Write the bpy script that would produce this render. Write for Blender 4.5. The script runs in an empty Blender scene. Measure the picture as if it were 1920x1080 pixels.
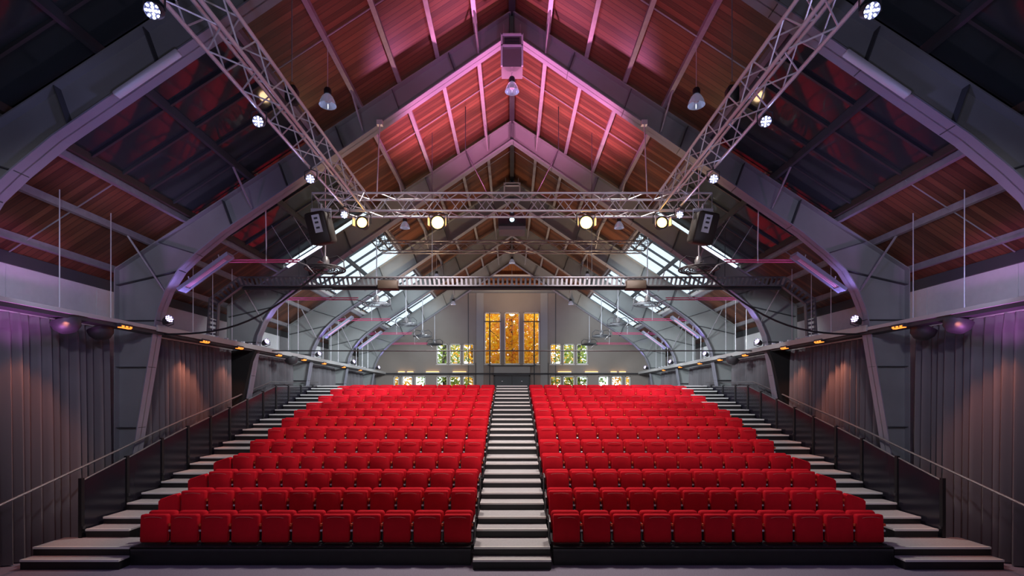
import bpy, math, random
from mathutils import Vector, Matrix
random.seed(7)
C = bpy.context.scene.collection
PI = math.pi
# ------------------------------------------------------------------ camera
E, F, YH = 2.83, 960.0, 746.0          # eye height, focal length in px, horizon row
cam_d = bpy.data.cameras.new('camera'); cam = bpy.data.objects.new('camera', cam_d); C.objects.link(cam)
cam.location = (0, 0, E); cam.rotation_euler = (PI/2, 0, 0)
cam_d.lens = 18; cam_d.sensor_width = 36; cam_d.shift_y = (YH-540)/1920; cam_d.clip_start = .05; cam_d.clip_end = 300
S = bpy.context.scene; S.camera = cam
S.view_settings.view_transform = 'Standard'; S.view_settings.look = 'None'
S.view_settings.gamma = 1; S.view_settings.use_curve_mapping = False; S.view_settings.exposure = 0.0
S.cycles.use_denoising = True
S.cycles.max_bounces = 8; S.cycles.transparent_max_bounces = 12; S.cycles.sample_clamp_indirect = 6
# ------------------------------------------------------------------ sky
w = bpy.data.worlds.new('sky'); S.world = w; w.use_nodes = True
bg = w.node_tree.nodes['Background']; bg.inputs[0].default_value = (.80, .90, 1, 1); bg.inputs[1].default_value = 4.0
# ------------------------------------------------------------------ lights, mostly spots added in mid-air without fixtures
def light(name, kind, loc, target, energy, color, size=.3, angle=60, blend=.6):
    d = bpy.data.lights.new(name, kind); d.energy = energy; d.color = color
    if kind == 'AREA': d.shape = 'DISK'; d.size = size
    else: d.shadow_soft_size = size
    if kind == 'SPOT': d.spot_size = math.radians(angle); d.spot_blend = blend
    o = bpy.data.objects.new(name, d); C.objects.link(o); o.location = loc
    o.rotation_euler = (Vector(target)-Vector(loc)).to_track_quat('-Z', 'Y').to_euler(); return o
for sx in (-1, 1):
    # spots added out of view above the camera to light the seat fronts
    light('added_front_fill', 'SPOT', (sx*1.2, .6, 8.6), (sx*2.0, 14.5, 2.4), 800, (1, .84, .88), .3, 40, 1)
    light('row_wash', 'SPOT', (sx*1.6, 11.2, 7.6), (sx*2.8, 18.3, 2.8), 800, (1, .84, .88), .3, 55, 1)  # added to brighten the back rows; no fixture hangs here
    light('row_wash', 'SPOT', (sx*2.4, 11.6, 8.0), (sx*2.9, 11.9, 1.0), 1250, (1, .90, .82), .4, 112, .9)
    light('row_wash', 'SPOT', (sx*2.6, 15.6, 7.6), (sx*3.0, 17.0, 2.4), 1000, (1, .90, .86), .4, 100, .9)
    light('truss_key', 'SPOT', (sx*2.4, 5.6, 5.2), (sx*2.0, 10.4, 6.8), 60, (.92, .90, 1), .1, 62)  # added key, no lamp there, to brighten the cross truss
    light('truss_tint', 'SPOT', (sx*1.6, 2.6, 4.2), (sx*3.15, 6.5, 6.8), 150, (.55, .50, 1), .1, 60)  # added violet spot that colours the long trusses
    light('violet_wash', 'SPOT', (sx*2.0, 5.0, 5.5), (sx*8.0, 10.4, 5.6), 150, (.40, .38, 1), .15, 60)
    light('violet_fill', 'SPOT', (sx*1.5, 1.5, 4.2), (sx*8.6, 9.5, 2.2), 110, (.70, .56, 1), .3, 60)
    light('side_fill', 'SPOT', (sx*4.0, 3.5, 5.2), (sx*8.3, 14.0, 3.0), 300, (.86, .82, 1), .15, 62)  # unseen spot added to rake the curtain pleats and side walls
    light('added_floor_fill', 'SPOT', (sx*3.5, 4.0, 7.0), (sx*4.0, 6.6, 0), 130, (.50, .48, 1), .2, 58)  # added fill so the floor is not left dark
    light('magenta_uplight', 'SPOT', (sx*1.1, 12.7, 7.7), (sx*1.2, 12.6, 11), 720, (1, .27, .62), .12, 125)
    light('magenta_uplight', 'SPOT', (sx*1.3, 8.0, 6.3), (sx*1.2, 8.8, 11), 150, (1, .15, .52), .12, 100)
    light('violet_uplight', 'SPOT', (sx*7.6, 8.2, 3.2), (sx*8.0, 8.6, 6), 110, (.7, .20, .8), .1, 110)
    light('warm_uplight', 'SPOT', (sx*3.3, 13.0, 5.9), (sx*3.5, 13.3, 10), 110, (1, .66, .36), .12, 130)
    light('warm_uplight', 'SPOT', (sx*3.1, 18.5, 5.6), (sx*2.6, 19, 10), 260, (1, .70, .42), .12, 135)
    light('warm_uplight', 'SPOT', (sx*2.6, 25.5, 5.6), (sx*2.2, 26, 10), 230, (1, .66, .40), .12, 135)
    for yy, en in ((8.7, 34), (12.6, 40), (14.4, 22)):
        light('curtain_glow', 'SPOT', (sx*7.55, yy, 4.15), (sx*8.3, yy+.1, 2.3), en*2.6, (1, .32, .18), .05, 70)
for sx in (-1, 1):
    for yy, en in ((13.2, 230), (17.6, 260), (21.6, 300), (25.6, 240)):
        light('added_curtain_fill', 'SPOT', (sx*4.6, yy, 5.6), (sx*8.3, yy+3.9, 3.5), en, (.86, .93, 1), .1, 62)  # helper spots added to lift the farther curtains
    for yy in (15.9, 20.2, 24.6):
        light('added_bay_fill', 'SPOT', (sx*3.4, yy, 5.2), (sx*6.9, yy+4.2, 5.4), 620 if yy < 24 else 340, (.84, .93, 1), .3, 105)  # added in place of daylight on the far frame webs
for sx in (-1, 1): light('wall_tint', 'SPOT', (sx*6.6, 7.4, 4.9), (sx*9, 9.2, 4.95), 34, (.62, .66, 1), .1, 80)  # small added spot, lavender on the near upper wall
light('added_cladding_fill', 'SPOT', (0, 28.6, 8.4), (0, 31, 9.9), 90, (1, .72, .45), .2, 120)  # added near the peak to warm the wood cladding
for sx in (-1, 1): light('gable_tint', 'SPOT', (sx*2.1, 27.0, 6.6), (sx*.8, 31, 9.0), 45, (.55, .38, 1), .2, 100)  # added pair that turns the gable top violet
light('apex_tint', 'SPOT', (0, 9.0, 8.2), (0, 11.0, 10.5), 40, (.42, .38, 1), .1, 90)  # added to put a blue cast on the apex flange
for sx in (-1, 1): light('gable_wash', 'SPOT', (sx*2.6, 24.5, 5.2), (sx*1.5, 31, 6.8), 125, (1, .88, .84), .08, 125)
light('stage_fill', 'AREA', (0, -2.5, 4.6), (0, 12, 7.5), 62, (.92, .90, 1), 3)  # unseen area light added behind the camera as neutral fill
# ------------------------------------------------------------------ materials
def new_mat(name):
    m = bpy.data.materials.new(name); m.use_nodes = True; return m, m.node_tree, m.node_tree.nodes['Principled BSDF']
def mat(name, col, rough=.6, metal=0, spec=.5, var=0, vscale=8, bump=0, bscale=60, emit=None, es=0, stretch=(1,1,1)):
    m, nt, b = new_mat(name)
    b.inputs['Base Color'].default_value = (*col, 1); b.inputs['Roughness'].default_value = rough
    b.inputs['Metallic'].default_value = metal; b.inputs['Specular IOR Level'].default_value = spec
    if var or bump:
        tc = nt.nodes.new('ShaderNodeTexCoord'); mp = nt.nodes.new('ShaderNodeMapping'); mp.inputs['Scale'].default_value = stretch
        nt.links.new(tc.outputs['Object'], mp.inputs[0])
    if var:
        n = nt.nodes.new('ShaderNodeTexNoise'); n.inputs['Scale'].default_value = vscale; n.inputs['Detail'].default_value = 5
        nt.links.new(mp.outputs[0], n.inputs['Vector'])
        r = nt.nodes.new('ShaderNodeValToRGB'); r.color_ramp.elements[0].position = .3; r.color_ramp.elements[1].position = .7
        r.color_ramp.elements[0].color = (*[c*(1-var) for c in col], 1); r.color_ramp.elements[1].color = (*[min(1, c*(1+var)) for c in col], 1)
        nt.links.new(n.outputs['Fac'], r.inputs[0]); nt.links.new(r.outputs[0], b.inputs['Base Color'])
    if bump:
        n = nt.nodes.new('ShaderNodeTexNoise'); n.inputs['Scale'].default_value = bscale; n.inputs['Detail'].default_value = 3
        nt.links.new(mp.outputs[0], n.inputs['Vector'])
        bp = nt.nodes.new('ShaderNodeBump'); bp.inputs['Strength'].default_value = bump; bp.inputs['Distance'].default_value = .01
        nt.links.new(n.outputs['Fac'], bp.inputs['Height']); nt.links.new(bp.outputs[0], b.inputs['Normal'])
    if emit:
        b.inputs['Emission Color'].default_value = (*emit, 1); b.inputs['Emission Strength'].default_value = es
    return m
M = {}
M['red'] = mat('red_upholstery', (.66, .006, .020), .85, spec=.22, var=.12, vscale=3, bump=.25, bscale=300)
M['seam_glint'] = mat('seam_highlight', (.50, .16, .17), .6)  # pale colour standing in for the highlight along the pad's seam
M['steelgrey'] = mat('grey_steel_paint', (.27, .285, .282), .55, var=.10, vscale=1.2)
M['flange'] = mat('flange_paint', (.28, .28, .34), .45, var=.06, vscale=2)
M['joint'] = mat('dark_joint', (.07, .075, .08), .6)
M['purlin'] = mat('purlin_steel', (.36, .35, .38), .45, metal=.3, var=.1)
M['alu'] = mat('truss_aluminium', (.80, .80, .86), .35, metal=.45)
M['black'] = mat('black_metal', (.012, .012, .014), .5)
M['dark'] = mat('dark_grey_metal', (.04, .04, .045), .5, var=.1)
M['tier'] = mat('black_tier_facing', (.010, .010, .012), .5, var=.2)
M['tread'] = mat('grey_step_carpet', (.48, .465, .48), .8, var=.08, vscale=30, bump=.3, bscale=200)
M['nosing'] = mat('nosing_strip', (.85, .83, .80), .5)
M['rail_panel'] = mat('smoked_panel', (.022, .020, .030), .18, spec=.5)
M['white_wall'] = mat('white_wall_panel', (.80, .81, .82), .7, var=.03)
M['gable'] = mat('gable_wall_paint', (.31, .272, .24), .8, var=.06, vscale=.8)
M['pilaster'] = mat('pilaster_paint', (.36, .36, .35), .75)
M['curtain'] = mat('grey_velour', (.155, .145, .155), .9, var=.15, vscale=2, stretch=(1, 1, .1))
M['blackcloth'] = mat('black_cloth', (.006, .006, .006), .95)
M['floor'] = mat('floor_vinyl', (.30, .27, .36), .55, var=.15, vscale=40, bump=.2, bscale=150)
M['bar'] = mat('glazing_bar', (.05, .055, .06), .5)
M['trimwhite'] = mat('white_trim', (.70, .68, .64), .5)
M['whitebar'] = mat('catwalk_paint', (.46, .45, .44), .45)
M['woodtrim'] = mat('orange_wood_cladding', (.30, .115, .045), .6, var=.3, vscale=6, stretch=(6, 6, .4))
M['door'] = mat('grey_door_paint', (.085, .10, .11), .5)
M['glasslamp'] = mat('lamp_glass', (.75, .8, .95), .08, metal=.7, emit=(.55, .65, 1), es=.12)
M['orange_led'] = mat('orange_led', (.9, .3, .05), .5, emit=(1, .24, .03), es=2.2)
M['cabinet'] = mat('dark_brown_cabinet', (.035, .026, .020), .55)
M['warm_lamp'] = mat('warm_lamp_lens', (1, .8, .4), .5, emit=(1, .52, .10), es=9)
M['led'] = mat('white_blue_led', (.8, .85, 1), .5, emit=(.45, .50, 1), es=16)
M['led_violet'] = mat('violet_led', (.7, .6, 1), .5, emit=(.60, .48, 1), es=9)
M['cyan'] = mat('projector_lens', (.6, .9, 1), .3, emit=(.5, .9, 1), es=8)
M['pink_lit_pipe'] = mat('pink_lit_pipe', (.72, .10, .22), .4, metal=.2)  # pink light on the conduits put into their base colour
M['heater'] = mat('heater_casing', (.34, .36, .48), .35, metal=.3)
M['heater_tube'] = mat('heater_tube', (.85, .45, .60), .35)
M['batten'] = mat('batten_white', (.70, .70, .76), .5)
M['tray'] = mat('cable_tray_metal', (.30, .29, .30), .35, metal=.5)
M['traybright'] = mat('galvanised_tray', (.20, .20, .22), .45, metal=.4)
M['brownbox'] = mat('brown_box', (.07, .048, .035), .6)
M['amber'] = mat('amber_wall_light', (1, .6, .2), .5, emit=(1, .50, .12), es=2.4)
M['bark'] = mat('bark', (.06, .045, .035), .9)
M['soil'] = mat('garden_ground', (.16, .17, .07), .95, var=.3, vscale=2)
M['skin_end'] = mat('arm_tip', (.85, .10, .03), .5)
def wood_mat():
    m, nt, b = new_mat('stained_roof_boards')
    tc = nt.nodes.new('ShaderNodeTexCoord'); sep = nt.nodes.new('ShaderNodeSeparateXYZ'); nt.links.new(tc.outputs['Object'], sep.inputs[0])
    mul = nt.nodes.new('ShaderNodeMath'); mul.operation = 'MULTIPLY'; mul.inputs[1].default_value = 8.0; nt.links.new(sep.outputs['Y'], mul.inputs[0])
    fl = nt.nodes.new('ShaderNodeMath'); fl.operation = 'FLOOR'; nt.links.new(mul.outputs[0], fl.inputs[0])
    fr = nt.nodes.new('ShaderNodeMath'); fr.operation = 'FRACT'; nt.links.new(mul.outputs[0], fr.inputs[0])
    wn = nt.nodes.new('ShaderNodeTexWhiteNoise'); wn.noise_dimensions = '1D'; nt.links.new(fl.outputs[0], wn.inputs['W'])
    mp = nt.nodes.new('ShaderNodeMapping'); mp.inputs['Scale'].default_value = (.6, 14, .6); nt.links.new(tc.outputs['Object'], mp.inputs[0])
    no = nt.nodes.new('ShaderNodeTexNoise'); no.inputs['Scale'].default_value = 3; no.inputs['Detail'].default_value = 6; nt.links.new(mp.outputs[0], no.inputs['Vector'])
    add = nt.nodes.new('ShaderNodeMath'); add.operation = 'ADD'; nt.links.new(wn.outputs['Value'], add.inputs[0]); nt.links.new(no.outputs['Fac'], add.inputs[1])
    half = nt.nodes.new('ShaderNodeMath'); half.operation = 'MULTIPLY'; half.inputs[1].default_value = .5; nt.links.new(add.outputs[0], half.inputs[0])
    r = nt.nodes.new('ShaderNodeValToRGB'); e = r.color_ramp.elements
    e[0].position = .2; e[0].color = (.075, .026, .014, 1); e[1].position = .85; e[1].color = (.25, .095, .048, 1)
    nt.links.new(half.outputs[0], r.inputs[0])
    gt = nt.nodes.new('ShaderNodeMath'); gt.operation = 'GREATER_THAN'; gt.inputs[1].default_value = .09; nt.links.new(fr.outputs[0], gt.inputs[0])
    mx = nt.nodes.new('ShaderNodeMixRGB'); mx.inputs[1].default_value = (.05, .018, .012, 1); nt.links.new(gt.outputs[0], mx.inputs[0]); nt.links.new(r.outputs[0], mx.inputs[2])
    nt.links.new(mx.outputs[0], b.inputs['Base Color']); b.inputs['Roughness'].default_value = .42
    bp = nt.nodes.new('ShaderNodeBump'); bp.inputs['Strength'].default_value = .5; bp.inputs['Distance'].default_value = .01
    nt.links.new(gt.outputs[0], bp.inputs['Height']); nt.links.new(bp.outputs[0], b.inputs['Normal'])
    return m
M['boards'] = wood_mat()
def glass_mat(name, tint, gloss):
    m = bpy.data.materials.new(name); m.use_nodes = True; nt = m.node_tree; nt.nodes.clear()
    out = nt.nodes.new('ShaderNodeOutputMaterial'); t = nt.nodes.new('ShaderNodeBsdfTransparent'); t.inputs[0].default_value = (*tint, 1)
    g = nt.nodes.new('ShaderNodeBsdfGlossy'); g.inputs['Roughness'].default_value = .03
    mx = nt.nodes.new('ShaderNodeMixShader'); mx.inputs[0].default_value = gloss
    nt.links.new(t.outputs[0], mx.inputs[1]); nt.links.new(g.outputs[0], mx.inputs[2]); nt.links.new(mx.outputs[0], out.inputs[0]); return m
M['glass'] = glass_mat('clear_glass', (.94, .97, .98), .06)
M['roofglass'] = glass_mat('milky_roof_glass', (.55, .575, .59), .05)
M['darkglass'] = mat('blacked_out_glass', (.040, .052, .054), .05, spec=.5); M['darkglass'].node_tree.nodes['Principled BSDF'].inputs['IOR'].default_value = 1.5
def leaf_mat(name, cols):
    m, nt, b = new_mat(name)
    g = nt.nodes.new('ShaderNodeNewGeometry'); r = nt.nodes.new('ShaderNodeValToRGB')
    for i, c in enumerate(cols):
        el = r.color_ramp.elements[i] if i < 2 else r.color_ramp.elements.new(i/(len(cols)-1))
        el.position = i/(len(cols)-1); el.color = (*c, 1)
    nt.links.new(g.outputs['Random Per Island'], r.inputs[0]); nt.links.new(r.outputs[0], b.inputs['Base Color']); b.inputs['Roughness'].default_value = .6
    tr = nt.nodes.new('ShaderNodeBsdfTranslucent'); nt.links.new(r.outputs[0], tr.inputs[0])
    mx = nt.nodes.new('ShaderNodeMixShader'); mx.inputs[0].default_value = .5
    nt.links.new(b.outputs[0], mx.inputs[1]); nt.links.new(tr.outputs[0], mx.inputs[2]); nt.links.new(mx.outputs[0], nt.nodes['Material Output'].inputs[0]); return m
M['leaf_gold'] = leaf_mat('golden_leaves', [(.75, .28, .02), (.95, .55, .02), (.98, .72, .05), (.60, .20, .02)])
M['leaf_green'] = leaf_mat('green_leaves', [(.10, .18, .03), (.30, .42, .08), (.55, .60, .15), (.16, .30, .06)])
# ------------------------------------------------------------------ mesh builder
class MB:
    def __init__(s): s.v = []; s.f = []; s.sm = []
    def add(s, vs, fs, smooth=False):
        n = len(s.v); s.v += [tuple(v) for v in vs]; s.f += [tuple(i+n for i in f) for f in fs]; s.sm += [smooth]*len(fs); return s
    def box(s, c, d, rot=None):
        hx, hy, hz = d[0]/2, d[1]/2, d[2]/2
        vs = [Vector((x*hx, y*hy, z*hz)) for x in (-1, 1) for y in (-1, 1) for z in (-1, 1)]
        if rot: vs = [rot @ v for v in vs]
        return s.add([v+Vector(c) for v in vs], [(0,1,3,2), (4,6,7,5), (0,4,5,1), (2,3,7,6), (0,2,6,4), (1,5,7,3)])
    def bb(s, x0, x1, y0, y1, z0, z1): return s.box(((x0+x1)/2, (y0+y1)/2, (z0+z1)/2), (abs(x1-x0), abs(y1-y0), abs(z1-z0)))
    def rbox(s, c, d, r=.03, seg=2, rot=None, ax=1):
        """rounded slab: outline rounded in the plane normal to axis ax, edges softened front and back"""
        dims = [d[i] for i in range(3) if i != ax]; t = d[ax]; pts = []
        for cx, cy, a0 in ((1, 1, 0), (-1, 1, 90), (-1, -1, 180), (1, -1, 270)):
            for k in range(seg+1):
                a = math.radians(a0+90*k/seg); pts.append(((dims[0]/2-r)*cx+r*math.cos(a), (dims[1]/2-r)*cy+r*math.sin(a)))
        n = len(pts); e = min(r*.5, t*.35); rings = []
        for off, sh in ((-t/2, e), (-t/2+e, 0), (t/2-e, 0), (t/2, e)):
            ring = []
            for p in pts:
                a, b = p[0]*(1-sh/(dims[0]/2)), p[1]*(1-sh/(dims[1]/2))
                v = [a, b]; v.insert(ax, off); v = Vector(v)
                if rot: v = rot @ v
                ring.append(v+Vector(c))
            rings.append(ring)
        vs = [v for r_ in rings for v in r_]; fs = []
        for q in range(3):
            for i in range(n): fs.append((q*n+i, q*n+(i+1) % n, (q+1)*n+(i+1) % n, (q+1)*n+i))
        fs.append(tuple(range(n-1, -1, -1))); fs.append(tuple(3*n+i for i in range(n)))
        return s.add(vs, fs, True)
    def tube(s, pts, r, n=6, closed=False, cap=True):
        pts = [Vector(p) for p in pts]; m = len(pts); vs = []; fs = []
        for i, p in enumerate(pts):
            a = pts[(i-1) % m] if closed or i else p; b = pts[(i+1) % m] if closed or i < m-1 else p
            t = (b-a).normalized(); u = t.cross(Vector((0, 0, 1)))
            if u.length < .05: u = t.cross(Vector((0, 1, 0)))
            u.normalize(); w_ = u.cross(t)
            for k in range(n):
                an = 2*PI*k/n; vs.append(p+u*math.cos(an)*r+w_*math.sin(an)*r)
        for i in range(m if closed else m-1):
            j = (i+1) % m
            for k in range(n): fs.append((i*n+k, i*n+(k+1) % n, j*n+(k+1) % n, j*n+k))
        if cap and not closed: fs += [tuple(range(n))[::-1], tuple((m-1)*n+k for k in range(n))]
        return s.add(vs, fs, n > 5)
    def lathe(s, prof, n=16, mtx=None):
        vs = []; fs = []
        for r, z in prof:
            for k in range(n): vs.append(Vector((r*math.cos(2*PI*k/n), r*math.sin(2*PI*k/n), z)))
        for i in range(len(prof)-1):
            for k in range(n): fs.append((i*n+k, i*n+(k+1) % n, (i+1)*n+(k+1) % n, (i+1)*n+k))
        if mtx: vs = [mtx @ v for v in vs]
        return s.add(vs, fs, True)
    def slab(s, poly, a0, a1, ax=1):
        """extrude a polygon (pairs in the plane normal to ax) from a0 to a1"""
        n = len(poly)
        def p(q, a): v = list(q); v.insert(ax, a); return v
        return s.add([p(q, a0) for q in poly]+[p(q, a1) for q in poly], [tuple(range(n)), tuple(range(2*n-1, n-1, -1))]+[(i, n+i, n+(i+1) % n, (i+1) % n) for i in range(n)])
    def ribbon(s, pts, t, y0, y1):
        """strip following pts (x,z) in depth y0..y1, thickness t to its left side"""
        L = []
        for i, p in enumerate(pts):
            a = Vector(pts[max(0, i-1)]); b = Vector(pts[min(len(pts)-1, i+1)]); d = (b-a).normalized(); L.append((p[0]-d.y*t, p[1]+d.x*t))
        n = len(pts)
        for i in range(n-1): s.slab([pts[i], pts[i+1], L[i+1], L[i]], y0, y1)
        return s
    def mesh(s, name, m):
        me = bpy.data.meshes.new(name); me.from_pydata(s.v, [], s.f)
        me.polygons.foreach_set('use_smooth', s.sm); me.update()
        if any(s.sm):
            try: me.set_sharp_from_angle(angle=math.radians(50))
            except Exception: pass
        me.materials.append(m); return me
    def obj(s, name, m, parent=None):
        import bmesh
        me = s.mesh(name, m)
        bm = bmesh.new(); bm.from_mesh(me); bmesh.ops.recalc_face_normals(bm, faces=bm.faces); bm.to_mesh(me); bm.free()
        return link(name, me, parent)
def link(name, me, parent=None):
    o = bpy.data.objects.new(name, me); C.objects.link(o)
    if parent: o.parent = parent
    return o
def tag(o, label, cat=None, group=None, kind=None):
    o['label'] = label
    if cat: o['category'] = cat
    if group: o['group'] = group
    if kind: o['kind'] = kind
    return o
def thing(name, label, cat, loc=(0, 0, 0), rz=0, group=None, kind=None):
    o = bpy.data.objects.new(name, None); C.objects.link(o); o.location = loc; o.rotation_euler = (0, 0, rz); o.empty_display_size = .1
    return tag(o, label, cat, group, kind)
def dup(root, loc=None, rz=None):
    r = root.copy(); C.objects.link(r)
    if loc is not None: r.location = loc
    if rz is not None: r.rotation_euler = (0, 0, rz)
    for ch in root.children:
        c = ch.copy(); C.objects.link(c); c.parent = r
        for g in ch.children:
            d = g.copy(); C.objects.link(d); d.parent = c
    return r
ORD = ['first', 'second', 'third', 'fourth', 'fifth', 'sixth', 'seventh', 'eighth', 'ninth', 'tenth', 'eleventh', 'twelfth', 'thirteenth']
SIDE = {-1: 'left', 1: 'right'}
def zt(x): return 11.12-.65*abs(x)        # underside of purlins, top of rafters
def zr(x): return 11.27-.65*abs(x)        # underside of the roof boards
FY = [7.05, 11.07, 15.4, 19.6, 23.9, 28.5]            # portal frames
YE = [-6, -.9, 3.1]+FY+[31.0]
WX = 9.0
# ------------------------------------------------------------------ floor, walls
o = MB().bb(-9.4, 9.4, -6.2, 31.3, -.2, 0).obj('floor', M['floor']); tag(o, 'grey violet hall floor in front of the seating', 'floor', kind='structure')
for sx in (-1, 1):
    nm = SIDE[sx]
    wroot = thing('wall_'+nm, f'white panelled side wall on the {nm} above the curtains', 'wall', kind='structure')
    y = -6.0
    edges = [-6, -.9, 3.1, 5.1, 7.1, 9.1, 11.1, 13.3, 15.5, 17.5, 19.5, 21.7, 23.9, 26.2, 28.5, 31.2]
    for a, b in zip(edges[:-1], edges[1:]):
        MB().bb(sx*WX, sx*(WX+.14), a+.008, b-.008, 0, 5.45).obj('wall_panel', M['white_wall'], wroot)
    MB().bb(sx*(WX+.13), sx*(WX+.2), -6.2, 31.3, 0, 5.6).obj('backing', M['joint'], wroot)
    MB().bb(sx*(WX-.05), sx*(WX), -6, 31, 5.22, 5.44).obj('wall_plate', M['joint'], wroot)
tag(MB().bb(-9.2, 9.2, -6.2, -6.0, 0, 11.6).obj('wall_front', M['curtain']), 'dark wall behind the viewpoint', 'wall', kind='structure')
# gable wall with window openings, columns clipped to the roof slope
YB = 31.0
def pz(py, d=YB): return E+(YH-py)*d/F
def pxx(px, d=YB): return (px-960)*d/F
tall = [(908.5, 938.6), (946, 974), (981.4, 1011.5)]
up = [(818.5, 839), (843, 864), (868, 888.5)]
low = [(738, 748), (753.3, 773.4), (778, 798)]
wins = []
for a, b in tall: wins.append((pxx(a), pxx(b), pz(683), pz(586), 'tall'))
for a, b in up:
    for sg in (-1, 1):
        xa, xb = sorted((-sg*pxx(a), -sg*pxx(b))); wins.append((xa, xb, pz(683), pz(645), 'square')); wins.append((xa, xb, pz(730), pz(705.5), 'low'))
for a, b in low:
    for sg in (-1, 1):
        xa, xb = sorted((-sg*pxx(a), -sg*pxx(b))); wins.append((xa, xb, pz(730), pz(705.5), 'low'))
ZC = 9.18
xs = sorted(set([-WX, WX, 0, -(11.25-ZC)/.65, (11.25-ZC)/.65]+[v for q in wins for v in q[:2]]))
zs = sorted(set([0]+[v for q in wins for v in q[2:4]]))
g = MB()
for x0, x1 in zip(xs[:-1], xs[1:]):
    t0, t1 = min(ZC, zr(x0)), min(ZC, zr(x1)); zz = zs+[None]
    for z0, z1 in zip(zz[:-1], zz[1:]):
        cx = (x0+x1)/2
        a0, a1 = (min(z1, t0), min(z1, t1)) if z1 is not None else (t0, t1)
        if z1 is not None and any(q[0]-1e-6 < cx < q[1]+1e-6 and q[2]-1e-6 < (z0+z1)/2 < q[3]+1e-6 for q in wins): continue
        b0, b1 = min(z0, t0), min(z0, t1)
        if a0-b0 < 1e-4 and a1-b1 < 1e-4: continue
        g.slab([(x0, b0), (x1, b1), (x1, a1), (x0, a0)], YB, YB+.25)
gw = g.obj('wall_back', M['gable']); tag(gw, 'grey end gable wall pierced by autumn windows', 'wall', kind='structure')
for sx in (-1, 1):
    MB().bb(sx*1.72, sx*2.15, YB-.05, YB, 0, ZC).obj('pilaster', M['pilaster'], gw)
    MB().bb(sx*2.62, sx*2.66, YB-.04, YB, 3, ZC).obj('joint_strip', M['joint'], gw)
    MB().bb(sx*2.17, sx*2.21, YB-.04, YB, 3, 4.95).obj('joint_strip', M['joint'], gw)
names = {'tall': 'tall window full of golden autumn leaves', 'square': 'squarish gable window over green trees', 'low': 'low gable window just above the last seats'}
wc = 0
gl_names = {}
for q in sorted(wins, key=lambda q: (q[4], q[0])):
    wc += 1; x0, x1, z0, z1, k = q
    peers = sorted([p for p in wins if p[4] == k], key=lambda p: p[0]); idx = peers.index(q)
    wn = thing(f'window_{wc}', f'{names[k]}, {ORD[idx]} from the left end of the gable', 'window', (0, 0, 0), 0, {'tall': 'tall gable windows', 'square': 'upper gable windows', 'low': 'low gable windows'}[k], 'structure')
    fr = MB(); t = .05
    fr.bb(x0, x0+t, YB-.03, YB+.18, z0, z1).bb(x1-t, x1, YB-.03, YB+.18, z0, z1).bb(x0, x1, YB-.03, YB+.18, z0, z0+t).bb(x0, x1, YB-.03, YB+.18, z1-t, z1)
    fr.obj('window_frame', M['trimwhite'], wn)
    if k == 'tall':
        zz = z1-.55; xm = (x0*.66+x1*.34) if x0 < -1 else (x0*.34+x1*.66)
        if idx != 1:
            MB().bb(x0-.02, x1+.02, YB-.03, YB+.02, zz-.03, zz+.03).obj('transom', M['bar'], wn)
            MB().bb(xm-.03, xm+.03, YB-.03, YB+.02, z0, zz).obj('mullion', M['bar'], wn)
            MB().bb(x0+t, x1-t, YB+.1, YB+.11, zz, z1-t).obj('pane', M['glass'], wn)
            MB().bb(x0+t, xm, YB+.1, YB+.11, z0+t, zz).obj('pane', M['glass'], wn)
            MB().bb(xm, x1-t, YB+.1, YB+.11, z0+t, zz).obj('pane', M['glass'], wn)
        else:
            MB().bb(x0+t, x1-t, YB+.1, YB+.11, z0+t, z1-t).obj('pane', M['glass'], wn)
            MB().bb(-.012, .012, YB+.06, YB+.09, z0, z1).obj('mullion', M['bar'], wn)
    else:
        MB().bb(x0+t, x1-t, YB+.1, YB+.11, z0+t, z1-t).obj('pane', M['glass'], wn)
    MB().bb(x0-.03, x1+.03, YB-.10, YB, z0-.05, z0).obj('window_sill', M['trimwhite'], wn)
# wooden cladding over the gable, with cross beams
gc = thing('wall_gable_cladding', 'orange wood cladding at the gable peak', 'wall', kind='structure')
nb = 30
for i in range(nb):
    x0 = -3.4+6.8*i/nb; x1 = x0+6.8/nb-.012
    MB().slab([(x0, ZC), (x1, ZC), (x1, zr(x1)+.02), (x0, zr(x0)+.02)], YB-.02-.012*(i % 2), YB+.2).obj('plank', M['woodtrim'], gc)
MB().slab([(-3.4, ZC), (3.4, ZC), (3.4, zr(3.4)), (0, zr(0)+.05), (-3.4, zr(3.4))], YB+.2, YB+.26).obj('backing', M['joint'], gc)  # unseen board added so daylight stays out of the plank gaps
MB().bb(-3.6, 3.6, YB-.5, YB-.05, ZC-.02, ZC+.10).obj('ledge_beam', M['steelgrey'], gc)
MB().bb(-3.0, 3.0, YB-.4, YB-.25, 9.55, 9.68).obj('cross_beam', M['woodtrim'], gc)
MB().bb(-1.9, 1.9, YB-.4, YB-.25, 10.1, 10.2).obj('cross_beam', M['trimwhite'], gc)
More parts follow.
